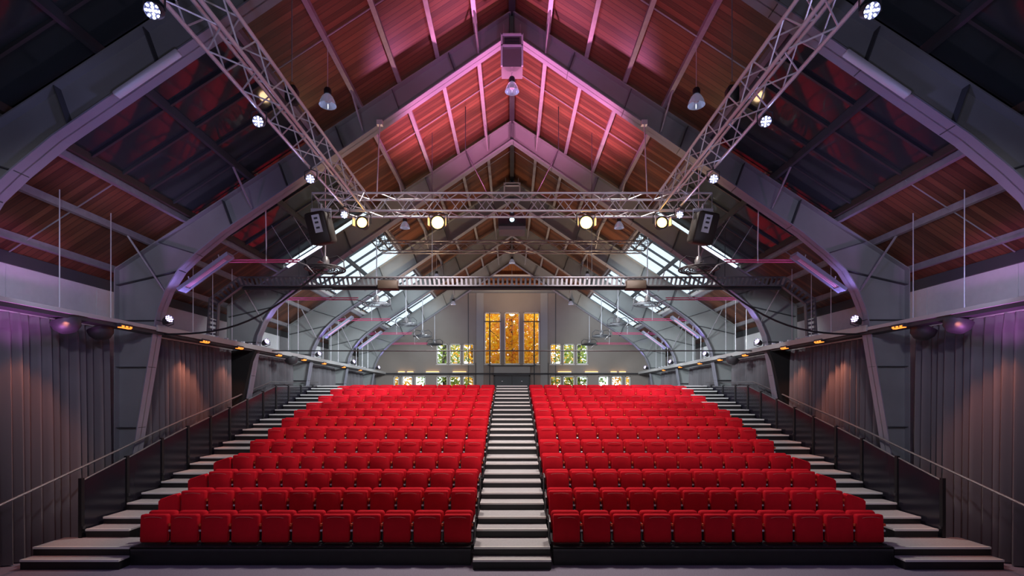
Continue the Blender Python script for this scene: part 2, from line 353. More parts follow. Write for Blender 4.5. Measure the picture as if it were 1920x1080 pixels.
# doors
dz0 = pz(722); dz1 = pz(706)
dn = thing('door_1', 'dark grey double doors at the head of the centre stairs', 'door', kind='structure')
for sx in (-1, 1):
    lf = MB().bb(sx*.012, sx*1.02, YB-.08, YB-.02, 3.2, dz1).obj('door_leaf', M['door'], dn)
    MB().bb(sx*.55, sx*.63, YB-.12, YB-.08, pz(715.5), pz(714.3)).obj('door_handle', M['alu'], lf)
    MB().bb(sx*1.02, sx*1.1, YB-.1, YB-.01, 3.0, dz1+.08).obj('door_jamb', M['bar'], dn)
MB().bb(-1.1, 1.1, YB-.1, YB-.01, dz1, dz1+.08).obj('door_head', M['bar'], dn)
MB().bb(-1.08, 1.08, YB-.16, YB-.01, pz(703), pz(686)).obj('lintel_panel', M['pilaster'], dn)
MB().tube([(-1.45, YB-.2, pz(684)), (-1.2, YB-.2, pz(686.5)), (1.2, YB-.2, pz(686.5)), (1.45, YB-.2, pz(684))], .03).obj('conduit', M['bar'], dn)
for sx in (-1, 1): MB().tube([(sx*1.35, YB-.2, pz(722)), (sx*1.35, YB-.2, pz(588))], .028).obj('conduit', M['bar'], dn)
t = MB().tube([(-8.2, YB-.35, pz(701)), (8.2, YB-.35, pz(701))], .04); tag(t.obj('wall_rail', M['dark']), 'thin dark rail running along the gable above the low windows', 'rail')
k = 0
for sx in (-1, 1):
    for j, (a, b) in enumerate(((747, 760), (764, 776), (799, 824), (849, 875))):
        xa, xb = sorted((-sx*pxx(a), -sx*pxx(b)))
        r = thing('wall_light', f'amber glowing wall light on the {SIDE[sx]} of the gable, {ORD[j]} counting from the side wall', 'lamp', ((xa+xb)/2, YB, pz(698.5)), 0, 'amber gable lights')
        wd = xb-xa
        MB().bb(-wd/2, wd/2, -.16, -.04, -.06, .03).obj('lamp_housing', M['trimwhite'], r)
        MB().bb(-wd/2+.02, wd/2-.02, -.15, -.05, .03, .06).obj('lamp_diffuser', M['amber'], r)
# ------------------------------------------------------------------ roof boards, purlins, skylights
cl = thing('ceiling', 'red-brown stained timber roof boards between steel purlins', 'ceiling', kind='structure')
XI = [0, .77, 1.59, 2.41, 3.24, 4.33]; XJ = [6.92, 7.75, 9.3]
def roof_slab(sx, x0, x1, y0, y1, mtl, name, parent, off=0, th=.12):
    poly = [(sx*x0, zr(x0)+off), (sx*x1, zr(x1)+off), (sx*x1, zr(x1)+off+th), (sx*x0, zr(x0)+off+th)]
    return MB().slab(poly, y0, y1).obj(name, mtl, parent)
for sx in (-1, 1):
    for y0, y1 in zip(YE[:-1], YE[1:]):
        for x0, x1 in list(zip(XI[:-1], XI[1:]))+list(zip(XJ[:-1], XJ[1:])):
            roof_slab(sx, x0, x1, y0, y1+.01, M['boards'], 'roof_panel', cl)
    # outer roof sheet over the boards keeps daylight out of the joints
    for x0, x1 in ((0, 4.33), (6.92, 9.3)): roof_slab(sx, x0, x1, -6.2, 31.3, M['joint'], 'roof_sheet', cl, .13, .05)
for sx in (-1, 1):
    for x in (.77, 1.59, 2.41, 3.24, 4.2, 7.0, 7.75, 8.6):
        pr = thing('purlin', f'grey steel roof purlin on the {SIDE[sx]} slope, {ORD[(.77,1.59,2.41,3.24,4.2,7.0,7.75,8.6).index(x)]} down from the ridge', 'beam', group='roof purlins', kind='structure')
        z = zt(x)+.02
        MB().bb(sx*x-.02, sx*x+.02, -6, 31, z, z+.13).obj('web', M['purlin'], pr)
        MB().bb(sx*x-.045, sx*x+.045, -6, 31, z-.005, z+.012).obj('bottom_flange', M['purlin'], pr)
rd = thing('ridge_beam', 'dark steel ridge beam along the roof peak', 'beam', kind='structure')
MB().bb(-.03, .03, -6, 31, zt(0)-.02, zt(0)+.19).obj('web', M['dark'], rd)
MB().bb(-.07, .07, -6, 31, zt(0)-.04, zt(0)-.015).obj('bottom_flange', M['dark'], rd)
for sx in (-1, 1):
    for i, (y0, y1) in enumerate(zip(YE[1:-1], YE[2:])):
        ym = (y0+y1)/2
        MB().tube([(sx*.05, ym-.15, zt(0)+.08), (sx*4.3, ym-.15, zt(4.3)+.08)], .012, 5).obj('sag_rod', M['purlin'], cl)
        MB().tube([(sx*6.95, ym, zt(6.95)+.08), (sx*8.9, ym, zt(8.9)+.08)], .012, 5).obj('sag_rod', M['purlin'], cl)
wi = wc
bays = list(zip(YE[:-1], YE[1:]))
bayname = {1: 'over the stage', 2: 'over the front stage edge', 3: 'in the first full bay', 4: 'in the second bay', 5: 'in the third bay', 6: 'in the fourth bay', 7: 'in the fifth bay', 8: 'in the bay beside the gable', 0: 'behind the stage'}
for sx in (-1, 1):
    for bi, (y0, y1) in enumerate(bays):
        wi += 1; dark = bi <= 4
        wn = thing(f'window_{wi}', f"{'blacked-out dark' if dark else 'bright daylit'} roof skylight on the {SIDE[sx]} slope {bayname[bi]}", 'skylight', kind='structure', group='roof skylights')
        xa, xm, xb = 4.33, 5.62, 6.92; n = 6
        for (u, v) in ((xa, xm), (xm, xb)):
            for j in range(n):
                a = y0+(y1-y0)*j/n; b = y0+(y1-y0)*(j+1)/n
                jit = random.uniform(-.006, .006) if dark else 0
                poly = [(sx*u, zr(u)+.03+jit), (sx*v, zr(v)+.03-jit), (sx*v, zr(v)+.04-jit), (sx*u, zr(u)+.04+jit)]
                MB().slab(poly, a+.015, b-.015).obj('pane', M['darkglass' if dark else 'roofglass'], wn)
        for j in range(1, n):
            a = y0+(y1-y0)*j/n
            poly = [(sx*xa, zr(xa)-.03), (sx*xb, zr(xb)-.03), (sx*xb, zr(xb)+.05), (sx*xa, zr(xa)+.05)]
            MB().slab(poly, a-.022, a+.022).obj('glazing_bar', M['bar'], wn)
        MB().box((sx*xm, (y0+y1)/2, zr(xm)-.05), (.07, y1-y0, .14)).obj('mid_rail', M['bar'], wn)
        MB().box((sx*xa, (y0+y1)/2, zr(xa)-.01), (.05, y1-y0, .12)).obj('top_rail', M['flange'], wn)
        MB().box((sx*xb, (y0+y1)/2, zr(xb)-.01), (.09, y1-y0, .12)).obj('bottom_rail', M['trimwhite' if not dark else 'brownbox'], wn)
        if dark:
            poly = [(sx*xa, zr(xa)+.08), (sx*xb, zr(xb)+.08), (sx*xb, zr(xb)+.12), (sx*xa, zr(xa)+.12)]
            MB().slab(poly, y0, y1+.01).obj('blackout_blind', M['blackcloth'], wn)
# ------------------------------------------------------------------ portal frames
def zl(x): return 10.62-.685*x
def inner_line(fi):
    o = (0, 0, .1, .24, .24, .24)[fi]; k_ = o*.5
    return [(0, zl(0)-o), (2, zl(2)-o), (4, zl(4)-o), (6.2, zl(6.2)-o*.75), (6.75, 5.92-k_), (7.12, 5.57-k_), (7.40, 5.12-k_*.5)]+inner[7:]
inner = [(0, zl(0)), (2, zl(2)), (4, zl(4)), (6.2, zl(6.2)), (6.75, 5.92), (7.12, 5.57), (7.40, 5.12), (7.57, 4.69), (7.65, 4.28), (8.0, 2.2), (8.34, 0)]
outer = [(0, zt(0)), (8.5, zt(8.5)), (8.5, 0)]
stiff = [.05, 1.2, 2.4, 3.6, 4.8, 6.0]
fdesc = ['nearest the stage', 'second from the stage, with the lit ventilator at its apex', 'third from the stage', 'fourth from the stage, beside the daylit skylights', 'fifth from the stage', 'last before the gable']
base_inner = inner
for fi, fy in enumerate(FY):
    inner = base_inner; inner = inner_line(fi)
    for sx in (-1, 1):
        pf = thing('portal_frame', f'grey steel portal frame {SIDE[sx]} half, {fdesc[fi]}', 'beam', (0, fy, 0), 0, 'steel portal frames', 'structure')
        def pl(poly): return [(sx*a, b) for a, b in poly]
        MB().slab(pl([inner[0], inner[1], inner[2], inner[3], (6.2, zt(6.2)), (0, zt(0))]), -.012, .012).obj('rafter_web', M['steelgrey'], pf)
        MB().slab(pl([inner[3], inner[4], inner[5], inner[6], inner[7], (8.5, 4.69), (8.5, zt(8.5)), (6.2, zt(6.2))]), -.012, .012).obj('knee_web', M['steelgrey'], pf)
        MB().slab(pl([inner[7], inner[8], inner[9], inner[10], (8.5, 0), (8.5, 4.69)]), -.012, .012).obj('column_web', M['steelgrey'], pf)
        hw = .14
        MB().ribbon(pl(inner[:4]), sx*.022, -hw, hw).obj('rafter_flange', M['flange'], pf)
        MB().ribbon(pl(inner[3:9]), sx*.022, -hw, hw).obj('knee_flange', M['flange'], pf)
        MB().ribbon(pl(inner[8:]), sx*.022, -hw, hw).obj('column_flange', M['flange'], pf)
        MB().ribbon(pl([(0, zt(0)), (8.5, zt(8.5))]), -sx*.02, -hw, hw).obj('top_flange', M['steelgrey'], pf)
        MB().bb(sx*8.48, sx*8.5, -hw, hw, 0, zt(8.5)).obj('outer_flange', M['steelgrey'], pf)
        for x in stiff:
            lo = zl(x)-(0, 0, .1, .24, .24, .24)[fi]; a = (x, lo); d = Vector((.56, .83)); L = (zt(x)-lo)*.84; b = (x+d.x*L*.62, zt(x+d.x*L*.62)) if x > .1 else (x, zt(x))
            MB().ribbon(pl([a, b]), .016, -hw*.9, hw*.9).obj('stiffener', M['joint'], pf)
        for a, b in (((6.75, 5.92), (7.6, zt(7.6))), ((7.12, 5.57), (8.5, 5.25)), ((7.60, 4.5), (8.5, 4.5)), ((7.78, 3.5), (8.5, 3.5)), ((8.0, 2.2), (8.5, 2.2)), ((8.2, 1.1), (8.5, 1.1))):
            MB().ribbon(pl([a, b]), .014, -hw*.8, hw*.8).obj('stiffener', M['joint'], pf)
        # fly braces from purlins to the frame
        for x in (.77, 3.24, 5.62, 7.75):
            for s_ in (-1, 1):
                zl_ = zl(x) if x < 7 else 5.0
                if fi == 0 and s_ < 0: continue
                MB().tube([(sx*x, s_*.75, zt(x)+.02), (sx*(x-.05 if x < 7 else 7.45), s_*.1, (zl_+.12))], .022, 5).obj('fly_brace', M['purlin'], pf)
        if fi == 0:
            MB().bb(sx*8.3, sx*8.4, -.1, .1, 0, .02).obj('base_plate', M['dark'], pf)
# black drape on the second column of view
for sx in (-1, 1):
    d = MB(); yy = FY[2]-.2
    d.slab([(sx*7.55, 4.22), (sx*7.68, 3.9), (sx*8.1, 2.0), (sx*8.45, .2), (sx*8.5, .2), (sx*8.5, 4.22)], yy-.16, yy)
    d.slab([(sx*8.25, .2), (sx*8.5, .2), (sx*8.5, 4.22), (sx*8.25, 4.22)], yy-.9, yy-.1)
    tag(d.obj('black_drape', M['blackcloth']), f'black drape hiding a frame column on the {SIDE[sx]}, between grey curtains', 'curtain', 'black column drapes')
# ------------------------------------------------------------------ curtains
def curtain(sx, y0, y1, ztop, zbot, x, label):
    n = max(8, int((y1-y0)/.022)); r = thing('curtain', label, 'curtain', (0, 0, 0), 0, 'grey side curtains')
    pts = []; ph = 0
    for i in range(n+1):
        y = y0+(y1-y0)*i/n; ph += random.uniform(.5, .95)
        pts.append((y, .085*math.sin(ph)+.03*math.sin(ph*.31)))
    zs_ = [ztop, ztop-.3, (ztop+zbot)/2, zbot]; vs = []; fs = []
    for zi, z in enumerate(zs_):
        amp = (.45, .8, 1.1, 1.35)[zi]
        for y, a in pts: vs.append((sx*(x+a*amp), y, z))
    m_ = len(pts)
    for q in range(len(zs_)-1):
        for i in range(m_-1): fs.append((q*m_+i, q*m_+i+1, (q+1)*m_+i+1, (q+1)*m_+i))
    MB().add(vs, fs, True).obj('cloth', M['curtain'], r)
    MB().bb(sx*x-.03, sx*x+.03, y0, y1, ztop, ztop+.05).obj('curtain_track', M['whitebar'], r)
cn = ['nearest the stage', 'beside the first portal column', 'behind the black drape', 'in the fourth bay', 'in the fifth bay', 'against the gable corner']
for sx in (-1, 1):
    for i, (a, b) in enumerate(((5.2, 10.72), (11.45, 15.0), (15.9, 19.2), (20.0, 23.6), (24.3, 28.2), (28.8, 30.8))):
        curtain(sx, a, b, 4.22 if i else 4.28, .02, 8.22 if i else 8.5, f'pleated grey velour curtain on the {SIDE[sx]}, {cn[i]}')
# ------------------------------------------------------------------ seating tiers
noseP = [1026, 969.3, 924, 887, 857, 829, 805, 786, 768, 753.5, 739.9, 728]
noseH = [992.5, 943, 903, 869, 840, 815.7, 795, 776.7, 759.6, 746, 733, 723.3]
backY = [958, 915, 880, 850, 824, 799.5, 781, 766, 753, 740.5, 728, 722]
pitch_px = [56.9, 50.6, 46.2, 42.8, 40.3, 37.9, 35.8, 33.9, 32, 30.2, 28.3, 27.3]
aisle_px = [75, 67.5, 64, 56, 51, 48, 45, 42.5, 40, 37, 35, 32.5]
nR = 12
def dn_(n): return 8.65+1.0*n
DN = [dn_(n) for n in range(nR)]
ZS = [E-(y-YH)*(d+.37)/F-.54 for y, d in zip(backY, DN)]     # seat platform heights
ZP = [E-(y-YH)*d/F for y, d in zip(noseP, DN)]
ZH = [E-(y-YH)*(d+.6)/F for y, d in zip(noseH, DN)]
ZS[0] = .30
for sx in (-1, 1):
    for n in range(nR):
        x0 = .70 if n == 0 else .66; x1 = 6.45 if n in (0,) else 6.9
        if n > 3: x1 = 6.55
        d = DN[n]; z = ZS[n]; zb = ZS[n-1]-.02 if n else 0
        r = thing('seating_tier', f'black platform carrying the {ORD[n]} row of seats, {SIDE[sx]} block', 'platform', (0, d, 0), 0, 'seating tiers')
        MB().bb(sx*x0, sx*x1, 0, .995, z-.06, z).obj('deck', M['dark'], r)
        MB().bb(sx*x0, sx*x1, .002, .03, zb, z-.02).obj('fascia', M['tier'], r)
        MB().bb(sx*x0, sx*x1, 0, .04, z-.02, z+.006).obj('edge_strip', M['dark'], r)
        MB().bb(sx*x0, sx*(x0+.04), 0, .995, 0, z-.06).obj('side_panel', M['tier'], r)
        MB().bb(sx*x1, sx*(x1-.04), 0, .995, 0, z-.06).obj('side_panel', M['tier'], r)
# ------------------------------------------------------------------ stairs
def stairs(label, xa_f, xb_f, zP, zH, grp=None):
    r = thing('aisle_stairs', label, 'stairs', (0, 0, 0), 0, 'seating stairs')
    steps = [(8.42, E-(1050-YH)*8.42/F, DN[0])]
    for n in range(nR):
        steps.append((DN[n], zP[n], DN[n]+.6)); steps.append((DN[n]+.6, zH[n], DN[n]+1.0))
    last = steps[-1]; steps[-1] = (last[0], last[1], last[2]+.8)
    zprev = 0
    for i, (a, z, b) in enumerate(steps):
        xa, xb = xa_f(a), xb_f(a)
        s = MB().bb(xa, xb, a+.012, b+.02, zprev-.04 if i else 0, z-.03).obj('step', M['tier'], r)
        MB().bb(xa, xb, a+.05, b+.012, z-.03, z).obj('tread', M['tread'], s)
        MB().bb(xa, xb, a, a+.05, z-.032, z+.003).obj('nosing', M['nosing'], s)
        zprev = z
    return steps
hw_ = lambda d: .645-(.645-.60)*(d-8.4)/12
st = stairs('black centre stairs with pale nosings between the two seat blocks', lambda d: -hw_(d), lambda d: hw_(d), ZP, ZH)
RX = 7.78
for sx in (-1, 1):
    def xin(d):
        n = int(round(d-8.65-.05)) if d > 8.6 else 0
        return sx*(6.47 if n <= 0 else (6.55 if n > 3 else 6.92))
    stairs(f'dark side stairs with pale nosings along the {SIDE[sx]} railing', xin, lambda d: sx*(RX-.07 if d > 9.2 else 8.1), ZP, ZH)
# ------------------------------------------------------------------ railings
for sx in (-1, 1):
    r = thing('stair_railing', f'railing of smoked panels and black posts beside the {SIDE[sx]} stairs', 'railing')
    tops = list(zip((9.25, 10.34, 11.37, 12.28, 13.2, 14.09, 15.03, 15.99, 16.86, 17.8, 18.86, 19.96, 20.98),
                    (.19, .58, .84, 1.13, 1.36, 1.54, 1.78, 1.97, 2.18, 2.36, 2.58, 2.79, 3.0), (1.34, 1.62, 1.90, 2.12, 2.33, 2.54, 2.77, 3.0, 3.20, 3.22, 3.25, 3.28, 3.31)))
    for y, zb, top in tops:
        MB().bb(sx*RX-.03, sx*RX+.03, y-.035, y+.035, 0, top+.04).obj('post', M['black'], r)
        MB().box((sx*(RX-.04), y, zb+.3), (.03, .05, .05)).obj('bracket', M['dark'], r)
    for (ya, za, ta), (yb, zb, tb) in zip(tops[:-1], tops[1:]):
        MB().slab([(ya+.05, max(.02, za-.22)), (yb-.05, zb-.22), (yb-.05, tb-.02), (ya+.05, ta-.02)], sx*RX-.01, sx*RX+.01, 0).obj('panel', M['rail_panel'], r)
        MB().tube([(sx*RX, ya+.04, ta), (sx*RX, yb-.04, tb)], .014).obj('panel_top_rail', M['tray'], r)
    MB().tube([(sx*(RX+.16), 7.6, tops[0][2]+.16-.42)]+[(sx*(RX+.16), y, t+.16) for y, _, t in tops], .02).obj('handrail', M['tray'], r)
# ------------------------------------------------------------------ seats
def make_seat():
    r = thing('auditorium_seat', '', 'seat', (0, 0, 0), 0, 'red auditorium seats')
    rot = Matrix.Rotation(math.radians(-3), 3, 'X')
    sp = MB().rbox((0, .06, .285), (.465, .11, .475), .035, 3, rot).obj('seat_pad', M['red'], r)
    MB().tube([(-.15, .003, .47), (-.08, -.002, .484), (0, -.004, .488), (.08, -.002, .484), (.15, .003, .47)], .0035, 5).obj('highlight_arc', M['seam_glint'], sp)  # thin arc added to draw the highlight near the pad top
    MB().rbox((0, .27, .36), (.50, .12, .37), .06, 3, Matrix.Rotation(math.radians(-6), 3, 'X')).obj('backrest', M['red'], r)
    MB().bb(-.235, .235, .13, .17, .05, .2).obj('back_shell', M['black'], r)
    a = MB().rbox((.26, .15, .345), (.04, .20, .035), .012, 2).obj('armrest', M['black'], r)
    MB().rbox((.26, .045, .345), (.038, .03, .05), .012, 2).obj('arm_tip', M['skin_end'], a)
    l = MB().bb(.25, .27, .10, .18, 0, .34).bb(.235, .285, .02, .25, 0, .02).obj('leg', M['dark'], r)
    MB().lathe([(0, -.02), (.02, -.02), (.02, .02), (0, .02)], 8, Matrix.Translation((.26, .06, .24)) @ Matrix.Rotation(PI/2, 4, 'Y')).obj('hinge', M['alu'], l)
    return r
def make_low_seat():
    r = thing('auditorium_seat', '', 'seat', (0, 0, 0), 0, 'red auditorium seats')
    v = []
    poly = [(-.2, .03), (.2, .03), (.2, .45), (.17, .475), (.1, .46), (-.16, .37), (-.2, .33)]
    n = len(poly); cx, cz = 0, .25
    vs = []
    for yy, s_ in ((0, .93), (.03, 1), (.10, 1), (.12, .93)):
        vs += [(p[0]*s_, yy, cz+(p[1]-cz)*s_) for p in poly]
    fs = [(q*n+i, q*n+(i+1) % n, (q+1)*n+(i+1) % n, (q+1)*n+i) for q in range(3) for i in range(n)]+[tuple(range(n)), tuple(3*n+i for i in range(n))]
    MB().add(vs, fs, False).obj('seat_pad', M['red'], r)
    MB().bb(-.2, .2, .13, .19, .0, .3).obj('back_shell', M['black'], r)
    MB().bb(.21, .235, .06, .2, 0, .33).obj('leg', M['dark'], r)
    return r
proto, lowp = make_seat(), make_low_seat(); used = {id(proto): False, id(lowp): False}; first = {1: None}
def scale_place(p, loc, sc):
    if not used[id(p)]: used[id(p)] = True; o = p; o.location = loc
    else: o = dup(p, loc)
    o.scale = sc; return o
for n in range(nR):
    d = DN[n]; pit = pitch_px[n]*(d+.15)/F; ax = aisle_px[n]*(d+.15)/F
    cnt = 11 if n in (0, 4) else (11 if n < 4 else 10)
    for sx in (-1, 1):
        for i in range(cnt):
            x = sx*(ax+pit*(i+.5)-.012)
            o = scale_place(proto, (x, d+.12, ZS[n]), (pit/.525, 1, 1))
            o['label'] = f'red folded seat, {ORD[n]} row from the stage, {ORD[i]} from the centre aisle, {SIDE[sx]} block'
        if n != 0 and n != 4:
            wd = .80 if n < 4 else .88
            x = sx*(ax+pit*(cnt)+pit*wd/2-.012)
            if n < 4:
                o = scale_place(lowp, (x, d+.12, ZS[n]), (-sx*pit*wd/.42, 1, 1))
            else:
                o = scale_place(proto, (x, d+.12, ZS[n]-.02), (pit*wd/.525, 1, .97))
            o['label'] = f'{"low slanted" if n < 4 else "narrow"} red end seat of the {ORD[n]} row beside the {SIDE[sx]} side stairs'
        # end standard next to the centre stairs
        es = thing('end_standard', f'black end frame of the {ORD[n]} seat row beside the centre stairs, {SIDE[sx]} block', 'seat frame', (sx*(ax-.035), d+.12, ZS[n]), 0, 'aisle end frames')
        MB().bb(-.012, .012, .08, .30, 0, .40).obj('side_plate', M['dark'], es)
        MB().tube([(0, .02, .02), (0, .02, .40), (0, .1, .44), (0, .34, .44)], .014).obj('tube_frame', M['tray'], es)
# ------------------------------------------------------------------ lighting trusses
def truss(label, p0, p1, s, seg, up=Vector((0, 0, 1)), rc=.024, rb=.010, mt='alu'):
    p0, p1 = Vector(p0), Vector(p1); d = (p1-p0); L = d.length; d.normalize(); side = d.cross(up).normalized()
    r = thing('lighting_truss', label, 'truss', p0, 0, 'box lighting trusses')
    h = s/2; cor = [side*a*h+up*b*h for a, b in ((1, 1), (1, -1), (-1, -1), (-1, 1))]
    for c in cor: MB().tube([c, c+d*L], rc, 8).obj('chord', M[mt], r)
    n = max(2, int(round(L/seg))); st_ = L/n
    meshes = {}
    for fidx in range(4):
        a, b = cor[fidx], cor[(fidx+1) % 4]
        for sgn in (0, 1):
            q0, q1 = (a, b) if sgn == 0 else (b, a)
            key = (fidx, sgn)
            meshes[key] = MB().tube([q0, q1+d*st_], rb, 5).mesh('brace', M[mt])
        for i in range(n):
            o = link('brace', meshes[(fidx, i % 2)], r); o.location = d*st_*i
    for e_ in (0, L):
        q = [c+d*e_ for c in cor]; MB().tube(q, rb*1.3, 6, closed=True).obj('end_frame', M[mt], r)
    return r
TX, TZ = 3.15, 6.80
for sx in (-1, 1):
    truss(f'silver box truss running from the stage over the {SIDE[sx]} seats', (sx*TX, 1.6, TZ), (sx*TX, 10.3, TZ), .36, .36)
truss('silver box truss across the hall carrying four warm spotlights', (-4.05, 10.55, TZ), (4.05, 10.55, TZ), .36, .27)
truss('smaller grey box truss across the hall far behind the spotlights', (-4.6, 18, 8.13), (4.6, 18, 8.13), .34, .42, mt='tray')
for sx in (-1, 1):
    truss(f'short dark truss on the {SIDE[sx]} crossing in front of a bright skylight', (sx*4.42, 16.3, 8.13), (sx*4.42, 17.8, 8.13), .36, .3, mt='dark')
    tag(MB().tube([(sx*2.8, 10.6, 7.0), (sx*2.8, 10.85, zl(2.8)+.02)], .014, 6).bb(sx*2.8-.06, sx*2.8+.06, 10.8, 10.9, zl(2.8)-.1, zl(2.8)-.0).obj('hanger_rod', M['alu']), f'thin rod holding the cross truss on the {SIDE[sx]}', 'rod', 'truss hanger rods')
    hz = thing('chain_hoist', f'black chain hoist above the {SIDE[sx]} truss', 'hoist', (sx*TX, 7.33, 7.0), 0, 'chain hoists')
    MB().rbox((0, 0, .16), (.16, .16, .24), .04).obj('motor', M['black'], hz); MB().tube([(0, 0, .28), (0, 0, zt(TX)-7.0+.02)], .008, 5).obj('chain', M['tray'], hz)
    MB().lathe([(0, .27), (.035, .28), (.035, .34), (0, .36)], 8).obj('hook', M['woodtrim'], hz)
# warm spotlights
for sx in (-1, 1):
    for j, (x, z) in enumerate(((139.5*10.4/F, E+329*10.4/F), (281.5*10.4/F, E+329*10.4/F))):
        s = thing('stage_spotlight', f'glowing warm spotlight under the cross truss, {"inner" if j == 0 else "outer"} one on the {SIDE[sx]}', 'spotlight', (sx*x, 10.4, z), 0, 'warm stage spotlights')
        mt = Matrix.Rotation(math.radians(92), 4, 'X')
        R_ = .125 if j == 0 else .10
        MB().lathe([(0, -.26), (.07, -.26), (.10, -.2), (R_+.02, -.02), (R_+.03, .0), (R_+.005, .0)], 20, mt).obj('housing', M['black'], s)
        MB().lathe([(0, .004), (R_*.6, .002), (R_, -.01)], 20, mt).obj('lens', M['warm_lamp'], s)
        MB().tube([(-R_-.06, .08, 0), (-R_-.06, .08, .18), (0, .08, .23), (R_+.06, .08, .18), (R_+.06, .08, 0)], .012).obj('yoke', M['dark'], s)
        MB().tube([(0, .08, .22), (0, .08, TZ-.18-z)], .02).obj('clamp', M['alu'], s)
        for a in (-1, 1): MB().box((a*(R_+.045), -.03, 0), (.012, .12, .17), Matrix.Rotation(a*.35, 3, 'Z')).obj('barn_door', M['alu'], s)
# LED pars
def par(loc, target, label, grp, m='led', r=.10, up_len=None):
    s = thing('led_par', label, 'spotlight', loc, 0, grp)
    q = (Vector(target)-Vector(loc)).to_track_quat('Z', 'Y').to_matrix().to_4x4()
    b = MB().lathe([(0, -.16), (r*.6, -.16), (r*.9, -.10), (r, 0), (r, .06), (r*.94, .06), (r*.94, .03), (0, .03)], 16, q).obj('housing', M['dark'], s)
    dots = MB()
    for k_ in range(13):
        rr, aa = (0, 0) if k_ == 0 else ((r*.38, k_*2*PI/4) if k_ < 5 else (r*.75, k_*2*PI/8))
        dots.lathe([(0, .046), (r*.15, .044), (r*.17, .03)], 8, q @ Matrix.Translation((rr*math.cos(aa), rr*math.sin(aa), 0)))
    l = dots.obj('led_array', M[m], s)
    if up_len: MB().tube([(-r-.03, 0, 0), (-r-.03, 0, .12), (0, 0, .16), (r+.03, 0, .12), (r+.03, 0, 0)], .01).tube([(0, 0, .15), (0, 0, up_len)], .014).obj('yoke', M['dark'], s)
    else: MB().tube([(-r-.03, 0, 0), (-r-.03, 0, -.1), (0, 0, -.14), (r+.03, 0, -.1), (r+.03, 0, 0)], .01).obj('yoke', M['dark'], s)
    return s
pt = [('nearest the stage, high up', 4.75, 6.42), ('midway along the truss', 6.8, 6.50), ('third from the stage', 8.4, 6.42), ('next to the cross truss corner', 10.1, 6.44)]
for sx in (-1, 1):
    for j, (nm, y, z) in enumerate(pt):
        x = (3.32, 3.36, 3.30, 3.3)[j]
        par((sx*x, y, z), (sx*2.0, 0, 3.0), f'LED par with bright blue-white dots under the {SIDE[sx]} truss, {nm}', 'blue-white pars under the trusses', 'led', .07, TZ-.18-z)
        light('par_glow', 'SPOT', (sx*x, y-.15, z-.03), (sx*6.5, y-3, 5.5), 25, (.45, .45, 1), .06, 120)
# catwalk pars
    for j, y in enumerate((11.2, 15.6, 19.8, 24.1, 28.6)):
        par((sx*7.42, y-.15, 4.52), (sx*2.5, y-3, 6.2), f'violet LED par on the {SIDE[sx]} service beam, {ORD[j]} from the stage', 'violet pars on the service beams', 'led_violet', .085)
        light('violet_uplight', 'SPOT', (sx*7.2, y-.4, 4.8), (sx*6.4, y+.1, 6.6), 34, (.45, .35, 1), .06, 90)
